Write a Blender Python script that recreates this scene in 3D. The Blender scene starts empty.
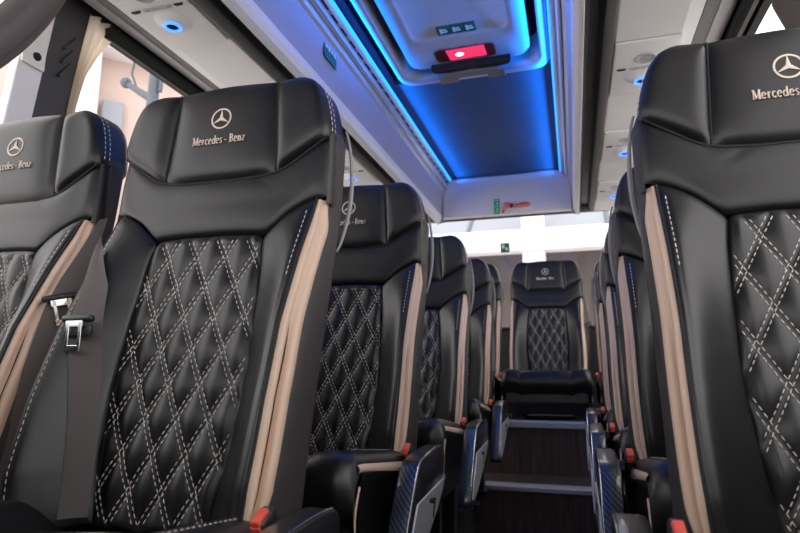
import bpy, bmesh, math, random
from mathutils import Vector, Matrix
from math import sin, cos, pi, sqrt, atan2
random.seed(7)
SC = bpy.context.scene
COL = SC.collection
S = 1.12            # seat design unit -> metres
XC = -0.377         # centre line of the coach (camera stands at x=0,y=0,z=0)

# ------------------------------------------------------------------ materials
def mat(name, col, rough=.5, metal=0, spec=.5, coat=0, emis=None, es=0, bump=None, noise=None, sheen=0):
    m = bpy.data.materials.new(name); m.use_nodes = True
    nt = m.node_tree; b = nt.nodes['Principled BSDF']
    b.inputs['Base Color'].default_value = (*col, 1)
    b.inputs['Roughness'].default_value = rough
    b.inputs['Metallic'].default_value = metal
    b.inputs['Specular IOR Level'].default_value = spec
    b.inputs['Coat Weight'].default_value = coat
    b.inputs['Coat Roughness'].default_value = .05
    if sheen: b.inputs['Sheen Weight'].default_value = sheen
    if emis:
        b.inputs['Emission Color'].default_value = (*emis, 1)
        b.inputs['Emission Strength'].default_value = es
    tc = nt.nodes.new('ShaderNodeTexCoord')
    if noise:
        sc, amt = noise
        n = nt.nodes.new('ShaderNodeTexNoise'); n.inputs['Scale'].default_value = sc; n.inputs['Detail'].default_value = 4
        nt.links.new(tc.outputs['Object'], n.inputs['Vector'])
        mx = nt.nodes.new('ShaderNodeMixRGB'); mx.blend_type = 'MIX'
        mx.inputs[1].default_value = (*[c * (1 - amt) for c in col], 1)
        mx.inputs[2].default_value = (*[min(1, c * (1 + amt)) for c in col], 1)
        nt.links.new(n.outputs['Fac'], mx.inputs[0]); nt.links.new(mx.outputs[0], b.inputs['Base Color'])
    if bump:
        sc, st, dist = bump
        n = nt.nodes.new('ShaderNodeTexNoise'); n.inputs['Scale'].default_value = sc; n.inputs['Detail'].default_value = 3
        nt.links.new(tc.outputs['Object'], n.inputs['Vector'])
        bp = nt.nodes.new('ShaderNodeBump'); bp.inputs['Strength'].default_value = st; bp.inputs['Distance'].default_value = dist
        nt.links.new(n.outputs['Fac'], bp.inputs['Height']); nt.links.new(bp.outputs[0], b.inputs['Normal'])
    return m

def mat_carbon():
    m = mat('carbon_weave', (.012, .014, .02), .32, 0, .5, 1.0)
    nt = m.node_tree; b = nt.nodes['Principled BSDF']
    tc = nt.nodes.new('ShaderNodeTexCoord')
    mp = nt.nodes.new('ShaderNodeMapping'); mp.inputs['Rotation'].default_value = (.3, .75, .2)
    w = nt.nodes.new('ShaderNodeTexWave'); w.wave_type = 'BANDS'; w.bands_direction = 'X'; w.inputs['Scale'].default_value = 42
    w2 = nt.nodes.new('ShaderNodeTexWave'); w2.wave_type = 'BANDS'; w2.bands_direction = 'Z'; w2.inputs['Scale'].default_value = 42
    nt.links.new(tc.outputs['Object'], mp.inputs['Vector'])
    nt.links.new(mp.outputs[0], w.inputs['Vector']); nt.links.new(mp.outputs[0], w2.inputs['Vector'])
    mu = nt.nodes.new('ShaderNodeMath'); mu.operation = 'MULTIPLY'
    nt.links.new(w.outputs['Fac'], mu.inputs[0]); mu.inputs[1].default_value = 1
    ad = nt.nodes.new('ShaderNodeMath'); ad.operation = 'MULTIPLY_ADD'; ad.inputs[1].default_value = .35
    nt.links.new(w2.outputs['Fac'], ad.inputs[0]); nt.links.new(mu.outputs[0], ad.inputs[2])
    cr = nt.nodes.new('ShaderNodeValToRGB')
    cr.color_ramp.elements[0].position = .55; cr.color_ramp.elements[0].color = (.006, .007, .012, 1)
    cr.color_ramp.elements[1].position = 1.0; cr.color_ramp.elements[1].color = (.055, .07, .105, 1)
    nt.links.new(ad.outputs[0], cr.inputs[0]); nt.links.new(cr.outputs[0], b.inputs['Base Color'])
    return m

def mat_wood():
    m = mat('dark_wood_planks', (.05, .035, .03), .42)
    nt = m.node_tree; b = nt.nodes['Principled BSDF']
    tc = nt.nodes.new('ShaderNodeTexCoord'); mp = nt.nodes.new('ShaderNodeMapping')
    mp.inputs['Scale'].default_value = (26, 1.4, 1.4)
    n = nt.nodes.new('ShaderNodeTexNoise'); n.inputs['Scale'].default_value = 2.2; n.inputs['Detail'].default_value = 6
    nt.links.new(tc.outputs['Object'], mp.inputs[0]); nt.links.new(mp.outputs[0], n.inputs['Vector'])
    # planks along x: step noise per plank
    sx = nt.nodes.new('ShaderNodeSeparateXYZ'); nt.links.new(tc.outputs['Object'], sx.inputs[0])
    mul = nt.nodes.new('ShaderNodeMath'); mul.operation = 'MULTIPLY'; mul.inputs[1].default_value = 9.5
    fl = nt.nodes.new('ShaderNodeMath'); fl.operation = 'FLOOR'
    nt.links.new(sx.outputs[0], mul.inputs[0]); nt.links.new(mul.outputs[0], fl.inputs[0])
    wn = nt.nodes.new('ShaderNodeTexWhiteNoise'); wn.noise_dimensions = '1D'; nt.links.new(fl.outputs[0], wn.inputs['W'])
    ad = nt.nodes.new('ShaderNodeMath'); ad.operation = 'MULTIPLY_ADD'; ad.inputs[1].default_value = .45
    nt.links.new(wn.outputs['Value'], ad.inputs[0]); nt.links.new(n.outputs['Fac'], ad.inputs[2])
    cr = nt.nodes.new('ShaderNodeValToRGB')
    cr.color_ramp.elements[0].position = .3; cr.color_ramp.elements[0].color = (.030, .020, .019, 1)
    cr.color_ramp.elements[1].position = 1.0; cr.color_ramp.elements[1].color = (.15, .10, .092, 1)
    nt.links.new(ad.outputs[0], cr.inputs[0]); nt.links.new(cr.outputs[0], b.inputs['Base Color'])
    return m

def mat_glass():
    m = bpy.data.materials.new('window_glass'); m.use_nodes = True
    nt = m.node_tree; nt.nodes.clear()
    o = nt.nodes.new('ShaderNodeOutputMaterial'); mx = nt.nodes.new('ShaderNodeMixShader'); mx.inputs[0].default_value = .04
    t = nt.nodes.new('ShaderNodeBsdfTransparent'); t.inputs[0].default_value = (.97, .98, .99, 1)
    g = nt.nodes.new('ShaderNodeBsdfGlossy'); g.inputs['Roughness'].default_value = .02
    nt.links.new(t.outputs[0], mx.inputs[1]); nt.links.new(g.outputs[0], mx.inputs[2]); nt.links.new(mx.outputs[0], o.inputs[0])
    return m

def mat_curtain(name, col, trans):
    m = bpy.data.materials.new(name); m.use_nodes = True
    nt = m.node_tree; b = nt.nodes['Principled BSDF']; o = nt.nodes['Material Output']
    b.inputs['Base Color'].default_value = (*col, 1); b.inputs['Roughness'].default_value = .9
    t = nt.nodes.new('ShaderNodeBsdfTranslucent'); t.inputs[0].default_value = (*col, 1)
    mx = nt.nodes.new('ShaderNodeMixShader'); mx.inputs[0].default_value = trans
    nt.links.new(b.outputs[0], mx.inputs[1]); nt.links.new(t.outputs[0], mx.inputs[2]); nt.links.new(mx.outputs[0], o.inputs[0])
    return m

M = {}
M['leather'] = mat('black_leather', (.0075, .0070, .0075), .37, 0, .55, bump=(900, .12, .0006))
M['leather_lit'] = mat('charcoal_leather_lit', (.045, .040, .041), .5, 0, .5, bump=(900, .12, .0006))  # charcoal leather lightened; light from the aisle is put into the colour
M['beige'] = mat('beige_leather', (.72, .53, .40), .5, 0, .4, bump=(700, .1, .0006))
M['stitch'] = mat('white_thread', (.78, .70, .64), .8)
M['thread'] = mat('rose_silver_embroidery', (.80, .66, .57), .55)
M['plastic'] = mat('black_plastic', (.02, .02, .022), .38)
M['gloss'] = mat('gloss_black_plastic', (.014, .014, .015), .3, 0, .5, .45)
M['rim'] = mat('satin_grey_plastic', (.32, .31, .31), .35)
M['silver'] = mat('satin_silver', (.60, .60, .62), .3, .45)
M['chrome'] = mat('chrome', (.8, .8, .82), .12, 1)
M['carbon'] = mat_carbon()
M['webbing'] = mat('charcoal_webbing', (.105, .090, .086), .65, bump=(1500, .2, .0005))
M['red'] = mat('red_plastic', (.75, .10, .06), .4)
M['white'] = mat('white_panel', (.80, .79, .79), .45)
M['fascia'] = mat('lavender_grey_panel', (.38, .375, .45), .42)
M['edge'] = mat('pale_grey_edge_moulding', (.78, .78, .82), .35)
M['darktrim'] = mat('dark_grey_trim', (.045, .046, .052), .45)
M['midtrim'] = mat('mid_grey_trim', (.20, .195, .20), .5)
M['outer'] = mat('dark_grey_strip', (.11, .108, .115), .5)
M['lighttrim'] = mat('light_grey_trim', (.45, .43, .43), .5)
M['black'] = mat('matt_black', (.01, .01, .011), .7)
M['pillar'] = mat('dark_pillar_cover', (.055, .055, .06), .5)
M['headliner'] = mat('charcoal_headliner', (.045, .053, .075), .85, noise=(14, .18), bump=(300, .15, .001))
M['hatch'] = mat('hatch_grey_plastic', (.42, .42, .45), .4)
M['hatchrim'] = mat('hatch_rim_plastic', (.40, .42, .48), .35)
M['bulk'] = mat('pale_grey_bulkhead', (.66, .64, .67), .5)
M['carpet'] = mat('dark_carpet', (.018, .018, .022), .95, noise=(60, .4))
M['wood'] = mat_wood()
M['glass'] = mat_glass()
M['led'] = mat('blue_led_light', (.02, .2, .8), .4, emis=(.01, .17, 1.0), es=1.9)
M['ledring'] = mat('blue_reading_ring', (.05, .2, .8), .4, emis=(.06, .22, 1.0), es=1.0)
M['redlens'] = mat('red_lamp_lens', (.55, .03, .10), .18, coat=.6, emis=(1, .04, .14), es=.42)
M['lampbulb'] = mat('lamp_bulb', (1, .8, .8), .3, emis=(1, .7, .72), es=3)
M['darkred'] = mat('dark_red_housing', (.10, .012, .02), .3)
M['green'] = mat('green_sticker', (.01, .12, .07), .5)
M['greenb'] = mat('bright_green_sticker', (.02, .35, .12), .5)
M['stickwhite'] = mat('sticker_white', (.7, .85, .8), .5)
M['hammer'] = mat('orange_red_plastic', (.80, .16, .12), .45)
M['cream'] = mat_curtain('cream_curtain_cloth', (.88, .80, .68), .5)
M['drape'] = mat_curtain('grey_brown_drape_cloth', (.15, .125, .12), .06)
M['shade'] = mat('roller_shade_cassette', (.012, .016, .015), .6)
M['peach'] = mat('peach_plaster', (.52, .40, .355), .9, noise=(1.2, .06))
M['whitewash'] = mat('white_plaster', (.70, .67, .68), .9)
M['lampgrey'] = mat('blue_grey_paint', (.07, .09, .115), .5)
M['asphalt'] = mat('pale_concrete', (.82, .80, .78), .9)
M['hallgrey'] = mat('grey_brown_cladding', (.115, .095, .094), .9, noise=(2, .15))
M['hallroof'] = mat('pale_translucent_roofing', (.26, .28, .32), .7)
M['whitepost'] = mat('white_post_cover', (.93, .91, .90), .5)

# ------------------------------------------------------------------ helpers
class MB:
    """collects geometry for ONE mesh object"""
    def __init__(s): s.v = []; s.f = []; s.sm = []
    def add(s, vs, fs, smooth=True):
        o = len(s.v); s.v += [tuple(p) for p in vs]
        for f in fs: s.f.append(tuple(i + o for i in f)); s.sm.append(smooth)
    def grid(s, rows, closed_u=False, closed_v=False, smooth=True):
        n = len(rows); m = len(rows[0]); vs = [p for r in rows for p in r]; fs = []
        for i in range(n if closed_v else n - 1):
            for j in range(m if closed_u else m - 1):
                a = i * m + j; b = i * m + (j + 1) % m; i2 = (i + 1) % n
                fs.append((a, b, i2 * m + (j + 1) % m, i2 * m + j))
        s.add(vs, fs, smooth)
    def box(s, c, d, bev=0.0, rot=None, smooth=False):
        bm = bmesh.new(); bmesh.ops.create_cube(bm, size=1)
        for v in bm.verts: v.co = Vector((v.co.x * d[0], v.co.y * d[1], v.co.z * d[2]))
        if bev > 0:
            bmesh.ops.bevel(bm, geom=list(bm.edges), offset=min(bev, min(d) * .49), segments=3, affect='EDGES', profile=.5)
        s.bm(bm, c, rot, smooth)
    def bm(s, bm, c=(0, 0, 0), rot=None, smooth=False):
        R = rot if rot is not None else Matrix.Identity(3)
        bm.verts.index_update()
        s.add([R @ v.co + Vector(c) for v in bm.verts], [[v.index for v in f.verts] for f in bm.faces], smooth); bm.free()
    def prism(s, poly, axis, a, b, bev=0.0, smooth=False):
        """polygon extruded along an axis 'x','y','z' from a to b; poly in the other two axes"""
        bm = bmesh.new()
        def P(p, t): return {'x': (t, p[0], p[1]), 'y': (p[0], t, p[1]), 'z': (p[0], p[1], t)}[axis]
        va = [bm.verts.new(P(p, a)) for p in poly]; vb = [bm.verts.new(P(p, b)) for p in poly]
        n = len(poly); bm.faces.new(va); bm.faces.new(vb[::-1])
        for i in range(n): bm.faces.new((va[i], vb[i], vb[(i + 1) % n], va[(i + 1) % n]))
        bmesh.ops.recalc_face_normals(bm, faces=bm.faces)
        if bev > 0:
            ed = [e for e in bm.edges if abs(e.calc_face_angle(0)) > .5]
            bmesh.ops.bevel(bm, geom=ed, offset=bev, segments=3, affect='EDGES', profile=.5)
        s.bm(bm, smooth=smooth)
    def tube(s, pts, r, n=8, closed=False, sx=1.0):
        pts = [Vector(p) for p in pts]; N = len(pts); rows = []
        up = None
        for i, p in enumerate(pts):
            a = pts[i - 1] if (i > 0 or closed) else p; b = pts[(i + 1) % N] if (i < N - 1 or closed) else p
            t = (b - a).normalized()
            if up is None: up = Vector((0, 0, 1)) if abs(t.z) < .9 else Vector((1, 0, 0))
            x = t.cross(up)
            if x.length < 1e-6: x = t.cross(Vector((1, 0, 0)))
            x.normalize(); y = x.cross(t).normalized(); up = y
            rr = r[i] if isinstance(r, (list, tuple)) else r
            rows.append([p + x * cos(2 * pi * k / n) * rr * sx + y * sin(2 * pi * k / n) * rr for k in range(n)])
        s.grid(rows, closed_u=True, closed_v=closed)
        if not closed:
            s.add(rows[0], [tuple(range(n))]); s.add(rows[-1], [tuple(range(n - 1, -1, -1))])
    def lathe(s, prof, c, axis='z', n=24):
        """prof: list of (radius, height)"""
        rows = []
        for r, h in prof:
            row = []
            for k in range(n):
                a = 2 * pi * k / n; x, y = r * cos(a), r * sin(a)
                p = {'z': (x, y, h), 'y': (x, h, y), 'x': (h, x, y)}[axis]
                row.append((p[0] + c[0], p[1] + c[1], p[2] + c[2]))
            rows.append(row)
        s.grid(rows, closed_u=True)
    def mesh(s, name, m):
        me = bpy.data.meshes.new(name); me.from_pydata(s.v, [], s.f)
        me.polygons.foreach_set('use_smooth', s.sm); me.materials.append(m); me.update()
        return me
    def build(s, name, m, parent=None, loc=None):
        return link(name, s.mesh(name, m), parent, loc)

def link(name, me, parent=None, loc=None):
    o = bpy.data.objects.new(name, me); COL.objects.link(o)
    if parent is not None: o.parent = parent
    if loc is not None: o.location = loc
    return o
def tag(o, label=None, cat=None, group=None, kind=None):
    if label: o['label'] = label
    if cat: o['category'] = cat
    if group: o['group'] = group
    if kind: o['kind'] = kind
    return o
def empty(name, loc, label, cat, group=None):
    o = bpy.data.objects.new(name, None); COL.objects.link(o); o.location = loc; o.empty_display_size = .05
    return tag(o, label, cat, group)
def lerp(a, b, t): return a + (b - a) * t
def interp(tab, z):
    """tab: increasing (key, value)"""
    if z <= tab[0][0]: return tab[0][1]
    for (a, va), (b, vb) in zip(tab, tab[1:]):
        if z <= b:
            t = (z - a) / (b - a); return lerp(va, vb, t)
    return tab[-1][1]
def poly(pts, n):
    """Catmull-Rom resample of a 2-D polyline to n points by arc length"""
    P = [Vector((p[0], p[1])) for p in pts]; Q = []
    if len(P) == 2: return [P[0].lerp(P[1], i / (n - 1)) for i in range(n)]
    E = [P[0] * 2 - P[1]] + P + [P[-1] * 2 - P[-2]]
    for i in range(1, len(E) - 2):
        for k in range(12):
            t = k / 12; a, b, c, d = E[i - 1], E[i], E[i + 1], E[i + 2]
            Q.append(.5 * ((2 * b) + (c - a) * t + (2 * a - 5 * b + 4 * c - d) * t * t + (3 * b - a - 3 * c + d) * t ** 3))
    Q.append(P[-1])
    L = [0]
    for a, b in zip(Q, Q[1:]): L.append(L[-1] + (b - a).length)
    out = []; j = 0
    for i in range(n):
        d = L[-1] * i / (n - 1)
        while j < len(L) - 2 and L[j + 1] < d: j += 1
        t = (d - L[j]) / max(1e-9, L[j + 1] - L[j]); out.append(Q[j].lerp(Q[j + 1], min(1, max(0, t))))
    return out
def sstep(t): t = min(1, max(0, t)); return t * t * (3 - 2 * t)

# ------------------------------------------------------------------ the seat
# seat coordinates in units of S: x sideways, y to the rear, z up; (0,0,0) is between the two
# lower corners of the headrest, on its front face
LEAN = [(-.62, -.135), (-.57, -.125), (-.5, -.11), (-.4, -.085), (-.3, -.06), (-.2, -.035), (-.1, -.015), (0, -.003), (.11, .009)]
def lean(z): return interp(LEAN, z)
PROT = [(-.62, .060), (-.57, .070), (-.5, .078), (-.4, .075), (-.3, .062), (-.2, .035), (-.14, .012), (-.1, 0), (0, 0)]
def wdia(z): return interp([(-.6, .088), (-.5, .101), (-.37, .111), (-.25, .105), (-.162, .094)], z)
def base(x, z):
    w = wdia(z); e = interp([(-.6, .18), (-.4, .188), (-.1, .183)], z)
    t = (abs(x) - w) / max(.02, (e - w)); p = interp(PROT, z)
    t = min(1, max(0, t * 1.08)); return lean(z) - p * lerp(t, sstep(t), .55)
def Y3(x, y, z): return (x * S, y * S, z * S)
def pill(u, k=4): return 1 - abs(2 * u - 1) ** k
def coons(T, B, L, R, yf):
    """T,B: n pts left->right ; L,R: m pts top->bottom; yf(x,z,s,t) -> y"""
    n = len(T); m = len(L); rows = []
    for j in range(m):
        t = j / (m - 1); row = []
        for i in range(n):
            s = i / (n - 1)
            p = T[i] * (1 - t) + B[i] * t + L[j] * (1 - s) + R[j] * s - (T[0] * (1 - s) * (1 - t) + T[-1] * s * (1 - t) + B[0] * (1 - s) * t + B[-1] * s * t)
            row.append(Y3(p.x, yf(p.x, p.y, s, t), p.y))
        rows.append(row)
    return rows
def mir(pts): return [(-x, z) for x, z in pts]

HB = lambda x, z: lean(z) + .002
def hr_y(x, z, s, t, h): return HB(x, z) - h * (pill(s, 5) * pill(t, 5)) ** .6
HSEAM = [(.095, .107), (.0985, .05), (.1035, -.02), (.105, -.048)]
def dashes(mb, pts, r=.00075, dash=.0062, gap=.0034, nrm=(0, -1, 0)):
    """row of thread stitches along 3-D points in seat units"""
    P = [Vector(p) for p in pts]; L = [0]
    for a, b in zip(P, P[1:]): L.append(L[-1] + (b - a).length)
    def at(d):
        for i in range(len(P) - 1):
            if d <= L[i + 1] or i == len(P) - 2:
                return P[i].lerp(P[i + 1], (d - L[i]) / max(1e-9, L[i + 1] - L[i]))
    d = gap * .5; N = Vector(nrm)
    while d + dash < L[-1]:
        a, b = at(d), at(d + dash); t = (b - a).normalized(); x = t.cross(N).normalized() * r; n = N * r
        m = (a + b) / 2
        vs = [a - x * .5, a + x * .5, m + x + n * .2, m - x + n * .2, b - x * .5, b + x * .5, m + n * 1.2, a + n * .2, b + n * .2]
        mb.add([Y3(*p) for p in vs], [(0, 3, 6, 7), (7, 6, 2, 1), (3, 4, 8, 6), (6, 8, 5, 2)], False)
        d += dash + gap

def glyph_strokes():
    def arc(cx, cz, rx, rz, a0, a1, n=14): return [(cx + rx * cos(math.radians(lerp(a0, a1, i / n))), cz + rz * sin(math.radians(lerp(a0, a1, i / n)))) for i in range(n + 1)]
    G = {}
    G['M'] = (1.0, [([(.14, 0), (.14, 1)], .08), ([(.16, 1), (.5, .08)], .16), ([(.5, .08), (.84, 1)], .07), ([(.85, 0), (.85, 1)], .16), ([(0, .035), (.28, .035)], .07), ([(.68, .035), (1.02, .035)], .07), ([(0, .965), (.2, .965)], .07), ([(.8, .965), (1.02, .965)], .07)])
    G['e'] = (.58, [(arc(.28, .34, .23, .30, 5, 310), .12), ([(.06, .37), (.5, .37)], .065)])
    G['r'] = (.48, [([(.15, 0), (.15, .66)], .14), ([(.02, .03), (.3, .03)], .06), ([(.02, .63), (.15, .63)], .06), ([(.16, .46), (.25, .6), (.4, .58)], .11)])
    G['c'] = (.52, [(arc(.28, .34, .22, .30, 45, 315), .12)])
    G['d'] = (.64, [(arc(.26, .33, .2, .30, 20, 340), .11), ([(.5, 0), (.5, 1)], .14), ([(.38, .97), (.5, .97)], .06), ([(.5, .03), (.62, .03)], .06)])
    G['s'] = (.46, [([(.38, .55), (.3, .63), (.18, .63), (.09, .53), (.13, .42), (.3, .3), (.37, .18), (.3, .06), (.18, .03), (.06, .12)], .1)])
    G['-'] = (.5, [([(.06, .36), (.42, .36)], .1)])
    G[' '] = (.22, [])
    G['B'] = (.74, [([(.17, 0), (.17, 1)], .16), ([(.02, .965), (.38, .965), (.55, .88), (.57, .74), (.48, .58), (.3, .53), (.17, .53)], .085), ([(.3, .53), (.52, .47), (.62, .29), (.55, .11), (.38, .035), (.02, .035)], .085)])
    G['n'] = (.68, [([(.15, 0), (.15, .66)], .14), ([(.02, .03), (.28, .03)], .06), ([(.02, .63), (.15, .63)], .06), ([(.16, .46), (.27, .61), (.42, .6), (.5, .46), (.51, 0)], .13), ([(.4, .03), (.64, .03)], .06)])
    G['z'] = (.52, [([(.06, .62), (.44, .62), (.06, .04), (.45, .04)], .09)])
    return G
def ribbon(mb, pts, w, off, yfun):
    P = [Vector((p[0], p[1])) for p in pts]; rows = []
    for i, p in enumerate(P):
        a = P[max(0, i - 1)]; b = P[min(len(P) - 1, i + 1)]; t = (b - a).normalized(); nrm = Vector((-t.y, t.x)) * w / 2
        l = p + nrm; r = p - nrm
        rows.append([Y3(l.x, yfun(l.x, l.y) - off * .55, l.y), Y3(p.x, yfun(p.x, p.y) - off, p.y), Y3(r.x, yfun(r.x, r.y) - off * .55, r.y)])
    mb.grid(rows)

def seat_meshes():
    D = {}
    # ---- headrest: closed padded block with three front panels and a wrapped rim
    right = [(0, -.052), (.06, -.0515), (.095, -.049), (.112, -.045), (.150, -.024), (.184, -.005), (.193, .004), (.1935, .02), (.189, .045), (.182, .070), (.173, .089), (.159, .103), (.14, .110), (.115, .1095), (.09, .1075), (.045, .1105), (0, .112)]
    out = right + [(-x, z) for x, z in right[-2:0:-1]]
    mb = MB()
    T = poly([(-.095, .107), (-.045, .1105), (0, .112), (.045, .1105), (.095, .107)], 28)
    B = poly([(-.105, -.048), (-.06, -.0515), (0, -.052), (.06, -.0515), (.105, -.048)], 28)
    R = poly(HSEAM, 22); L = poly(mir(HSEAM), 22)
    def yc(x, z, s, t): return hr_y(x, z, s, t, .012)
    mb.grid(coons(T, B, L, R, yc))
    wt = [(.095, .107), (.118, .1095), (.14, .110), (.159, .103), (.168, .095)]
    wr = [(.168, .095), (.182, .070), (.189, .045), (.1935, .02), (.193, .004)]
    wb = [(.105, -.048), (.125, -.0385), (.150, -.024), (.184, -.005), (.193, .004)]
    def yw(x, z, s, t): return hr_y(x, z, s, t, .014)
    mb.grid(coons(poly(wt, 18), poly(wb, 18), R, poly(wr, 22), yw))
    mb.grid(coons(poly(mir(wt)[::-1], 18), poly(mir(wb)[::-1], 18), poly(mir(wr), 22), L, lambda x, z, s, t: yw(x, z, 1 - s, t)))
    loop = poly(out + [out[0]], 97)[:-1]
    def ring(sc, dy): return [Y3(p.x * sc, HB(p.x, p.y) + dy, .03 + (p.y - .03) * sc) for p in loop]
    mb.grid([ring(.985, -.001), ring(1.001, .003), ring(1.006, .012), ring(1.008, .035), ring(1.002, .06), ring(.965, .076), ring(.5, .081), ring(.02, .081)], closed_u=True)
    D['headrest'] = mb
    # seams (dark piping between the headrest panels)
    mb = MB()
    for sx in (1, -1):
        mb.tube([Y3(p.x * sx, HB(p.x, p.y) - .001, p.y) for p in poly(HSEAM, 16)], .0022 * S, 6)
    mb.tube([Y3(p.x, HB(p.x, p.y) - .001, p.y) for p in poly([(-.193, .003), (-.150, -.025), (-.112, -.046), (-.06, -.0525), (0, -.053), (.06, -.0525), (.112, -.046), (.150, -.025), (.193, .003)], 50)], .0024 * S, 6)
    D['headrest_piping'] = mb
    # stitching down the sides of the headrest
    side = [(.1, .109), (.14, .111), (.160, .103), (.174, .089), (.183, .070), (.190, .045), (.1945, .02), (.194, .006)]
    for sx in (1, -1):
        mb = MB()
        for dy, sc in ((.009, 1.0065), (.020, 1.0095)):
            q = poly(side, 30)
            n = (sx * .85, -.35, .3)
            dashes(mb, [(p.x * sc * sx, HB(p.x, p.y) + dy, .03 + (p.y - .03) * sc) for p in q], r=.0009, nrm=Vector(n).normalized())
        D['headrest_stitching', sx] = mb
    # emblem and lettering on the centre panel
    def ysur(x, z):
        s = (x + .1) / .2; t = (.109 - z) / .158
        return hr_y(x, z, min(1, max(0, s)), min(1, max(0, t)), .012)
    mb = MB(); R0 = .0178; cz = .052
    ribbon(mb, [(R0 * sin(2 * pi * k / 48), cz + R0 * cos(2 * pi * k / 48)) for k in range(49)], .0030, .0016, ysur)
    for k in range(3):
        a = 2 * pi * k / 3; tip = Vector((sin(a), cos(a))) * R0; sd = Vector((cos(a), -sin(a))) * .0036
        l = Vector((sin(a - pi / 3), cos(a - pi / 3))) * .0036; r = Vector((sin(a + pi / 3), cos(a + pi / 3))) * .0036
        vs = [(0, 0), l, tip, r]
        mb.add([Y3(p[0], ysur(p[0], cz + p[1]) - (.0022 if i == 0 else .0012), cz + p[1]) for i, p in enumerate(vs)], [(0, 1, 2), (0, 2, 3)], False)
    D['emblem'] = mb
    mb = MB(); G = glyph_strokes(); txt = 'Mercedes - Benz'; hgt = .0150
    tot = sum(G[c][0] + .07 for c in txt) - .07; kx = .100 / tot; x = -.050
    for c in txt:
        w, st = G[c]
        for pts, wd in st:
            q = [(x + p[0] * kx, .0055 + p[1] * hgt) for p in pts]
            ribbon(mb, q, wd * (kx + hgt) / 2 * 1.4, .0030, ysur)
        x += (w + .07) * kx
    D['lettering'] = mb
    for k in D:
        if k in ('headrest', 'headrest_piping') or k[0] == 'headrest_stitching':
            D[k].v = [(x, y, (.03 + (z / S - .03) * 1.075) * S) for x, y, z in D[k].v]
    # ---- shoulder yoke
    mb = MB()
    T = poly([(-.193, .004), (-.150, -.024), (-.112, -.045), (-.06, -.0515), (0, -.052), (.06, -.0515), (.112, -.045), (.150, -.024), (.193, .004)], 60)
    B = poly([(-.196, -.100), (-.165, -.112), (-.135, -.130), (-.104, -.157), (-.085, -.158), (-.05, -.156), (0, -.1555), (.05, -.156), (.085, -.158), (.104, -.157), (.135, -.130), (.165, -.112), (.196, -.100)], 60)
    L = poly([(-.193, .004), (-.196, -.05), (-.196, -.100)], 24); R = poly([(.193, .004), (.196, -.05), (.196, -.100)], 24)
    def yk(x, z, s, t):
        crease = 0
        for cx, cz, a, ln in ((-.075, -.07, .5, .02), (.08, -.066, -.5, .018)):
            dx, dz = x - cx, z - cz; u = dx * cos(a) + dz * sin(a); v = -dx * sin(a) + dz * cos(a)
            crease += .0015 * math.exp(-(u / ln) ** 2 - (v / .004) ** 2)
        return lean(z) + .008 - .011 * (pill(s, 12) * pill(t, 4)) ** .6 + crease
    mb.grid(coons(T, B, L, R, yk))
    # folded side of the yoke
    for sx in (1, -1):
        rows = []
        for z in [.004 - .116 * i / 8 for i in range(9)]:
            x0 = interp([(-.1, .196), (0, .193)], z)
            rows.append([Y3(sx * x0, lean(z) + .008, z), Y3(sx * (x0 + .005), lean(z) + .014, z), Y3(sx * (x0 + .007), lean(z) + .03, z)])
        mb.grid(rows)
    D['shoulder_panel'] = mb
    # ---- quilted centre panel
    mb = MB(); DW, DH = .052, .096
    T = poly([(-.098, -.168), (-.090, -.160), (-.05, -.1565), (0, -.156), (.05, -.1565), (.090, -.160), (.098, -.168)], 70)
    zs = [-.168 - (.575 - .168) * i / 129 for i in range(130)]
    R = poly([(.098, -.168), (.104, -.22), (.108, -.30), (.111, -.37), (.107, -.45), (.100, -.51), (.090, -.575)], 130)
    L = [Vector((-p.x, p.y)) for p in R]
    B = poly([(-.090, -.575), (0, -.578), (.090, -.575)], 70)
    def dline(x, z):
        u = x / DW + z / DH + .25; v = x / DW - z / DH + .25
        k = DW * DH / sqrt(DW * DW + DH * DH)
        return min(abs(u - round(u)), abs(v - round(v))) * k
    def yq(x, z, s, t):
        u = x / DW + z / DH + .25; v = x / DW - z / DH + .25
        puff = .0072 * (abs(sin(pi * u) * sin(pi * v)) + 1e-9) ** .6
        edge = min(1, min(s, 1 - s) * 14) * min(1, min(t, 1 - t) * 40)
        return lean(z) + .004 - (.003 + puff) * edge ** .7
    mb.grid(coons(T, B, L, R, yq)); D['quilted_panel'] = mb
    mb = MB()
    def inside(x, z):
        if z > -.163 - .01 * (abs(x) / .09) ** 6 or z < -.57: return False
        return abs(x) < interp([(-.575, .088), (-.51, .098), (-.45, .105), (-.37, .109), (-.30, .106), (-.22, .102), (-.168, .094)], z) - .001
    k = 1 / sqrt(1 / DW ** 2 + 1 / DH ** 2)
    for fam in (1, -1):
        dx, dz = DW * k * 1.0, -fam * DH * k
        dv = Vector((DW, -fam * DH)).normalized()
        for i in range(-14, 15):
            for off in (-.0034, .0034):
                c = (i - .25) + off / k   # x/DW + fam*z/DH = c
                run = []
                for j in range(0, 330):
                    z = -.155 - j * .0013
                    x = (c - fam * z / DH) * DW
                    if inside(x, z):
                        u = x / DW + z / DH + .25; v = x / DW - z / DH + .25
                        run.append((x, lean(z) + .0004 - .0072 * (abs(sin(pi * u) * sin(pi * v)) + 1e-9) ** .6, z))
                    else:
                        if len(run) > 4: dashes(mb, run)
                        run = []
                if len(run) > 4: dashes(mb, run)
    D['quilt_stitching'] = mb
    # ---- side bolsters (right one; the left is mirrored)
    inn = [(.098, -.168)] + [(p.x, p.y) for p in R[8::8]]
    outc = [(.183, -.106), (.181, -.2), (.181, -.3), (.183, -.4), (.181, -.5), (.174, -.578)]
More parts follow.
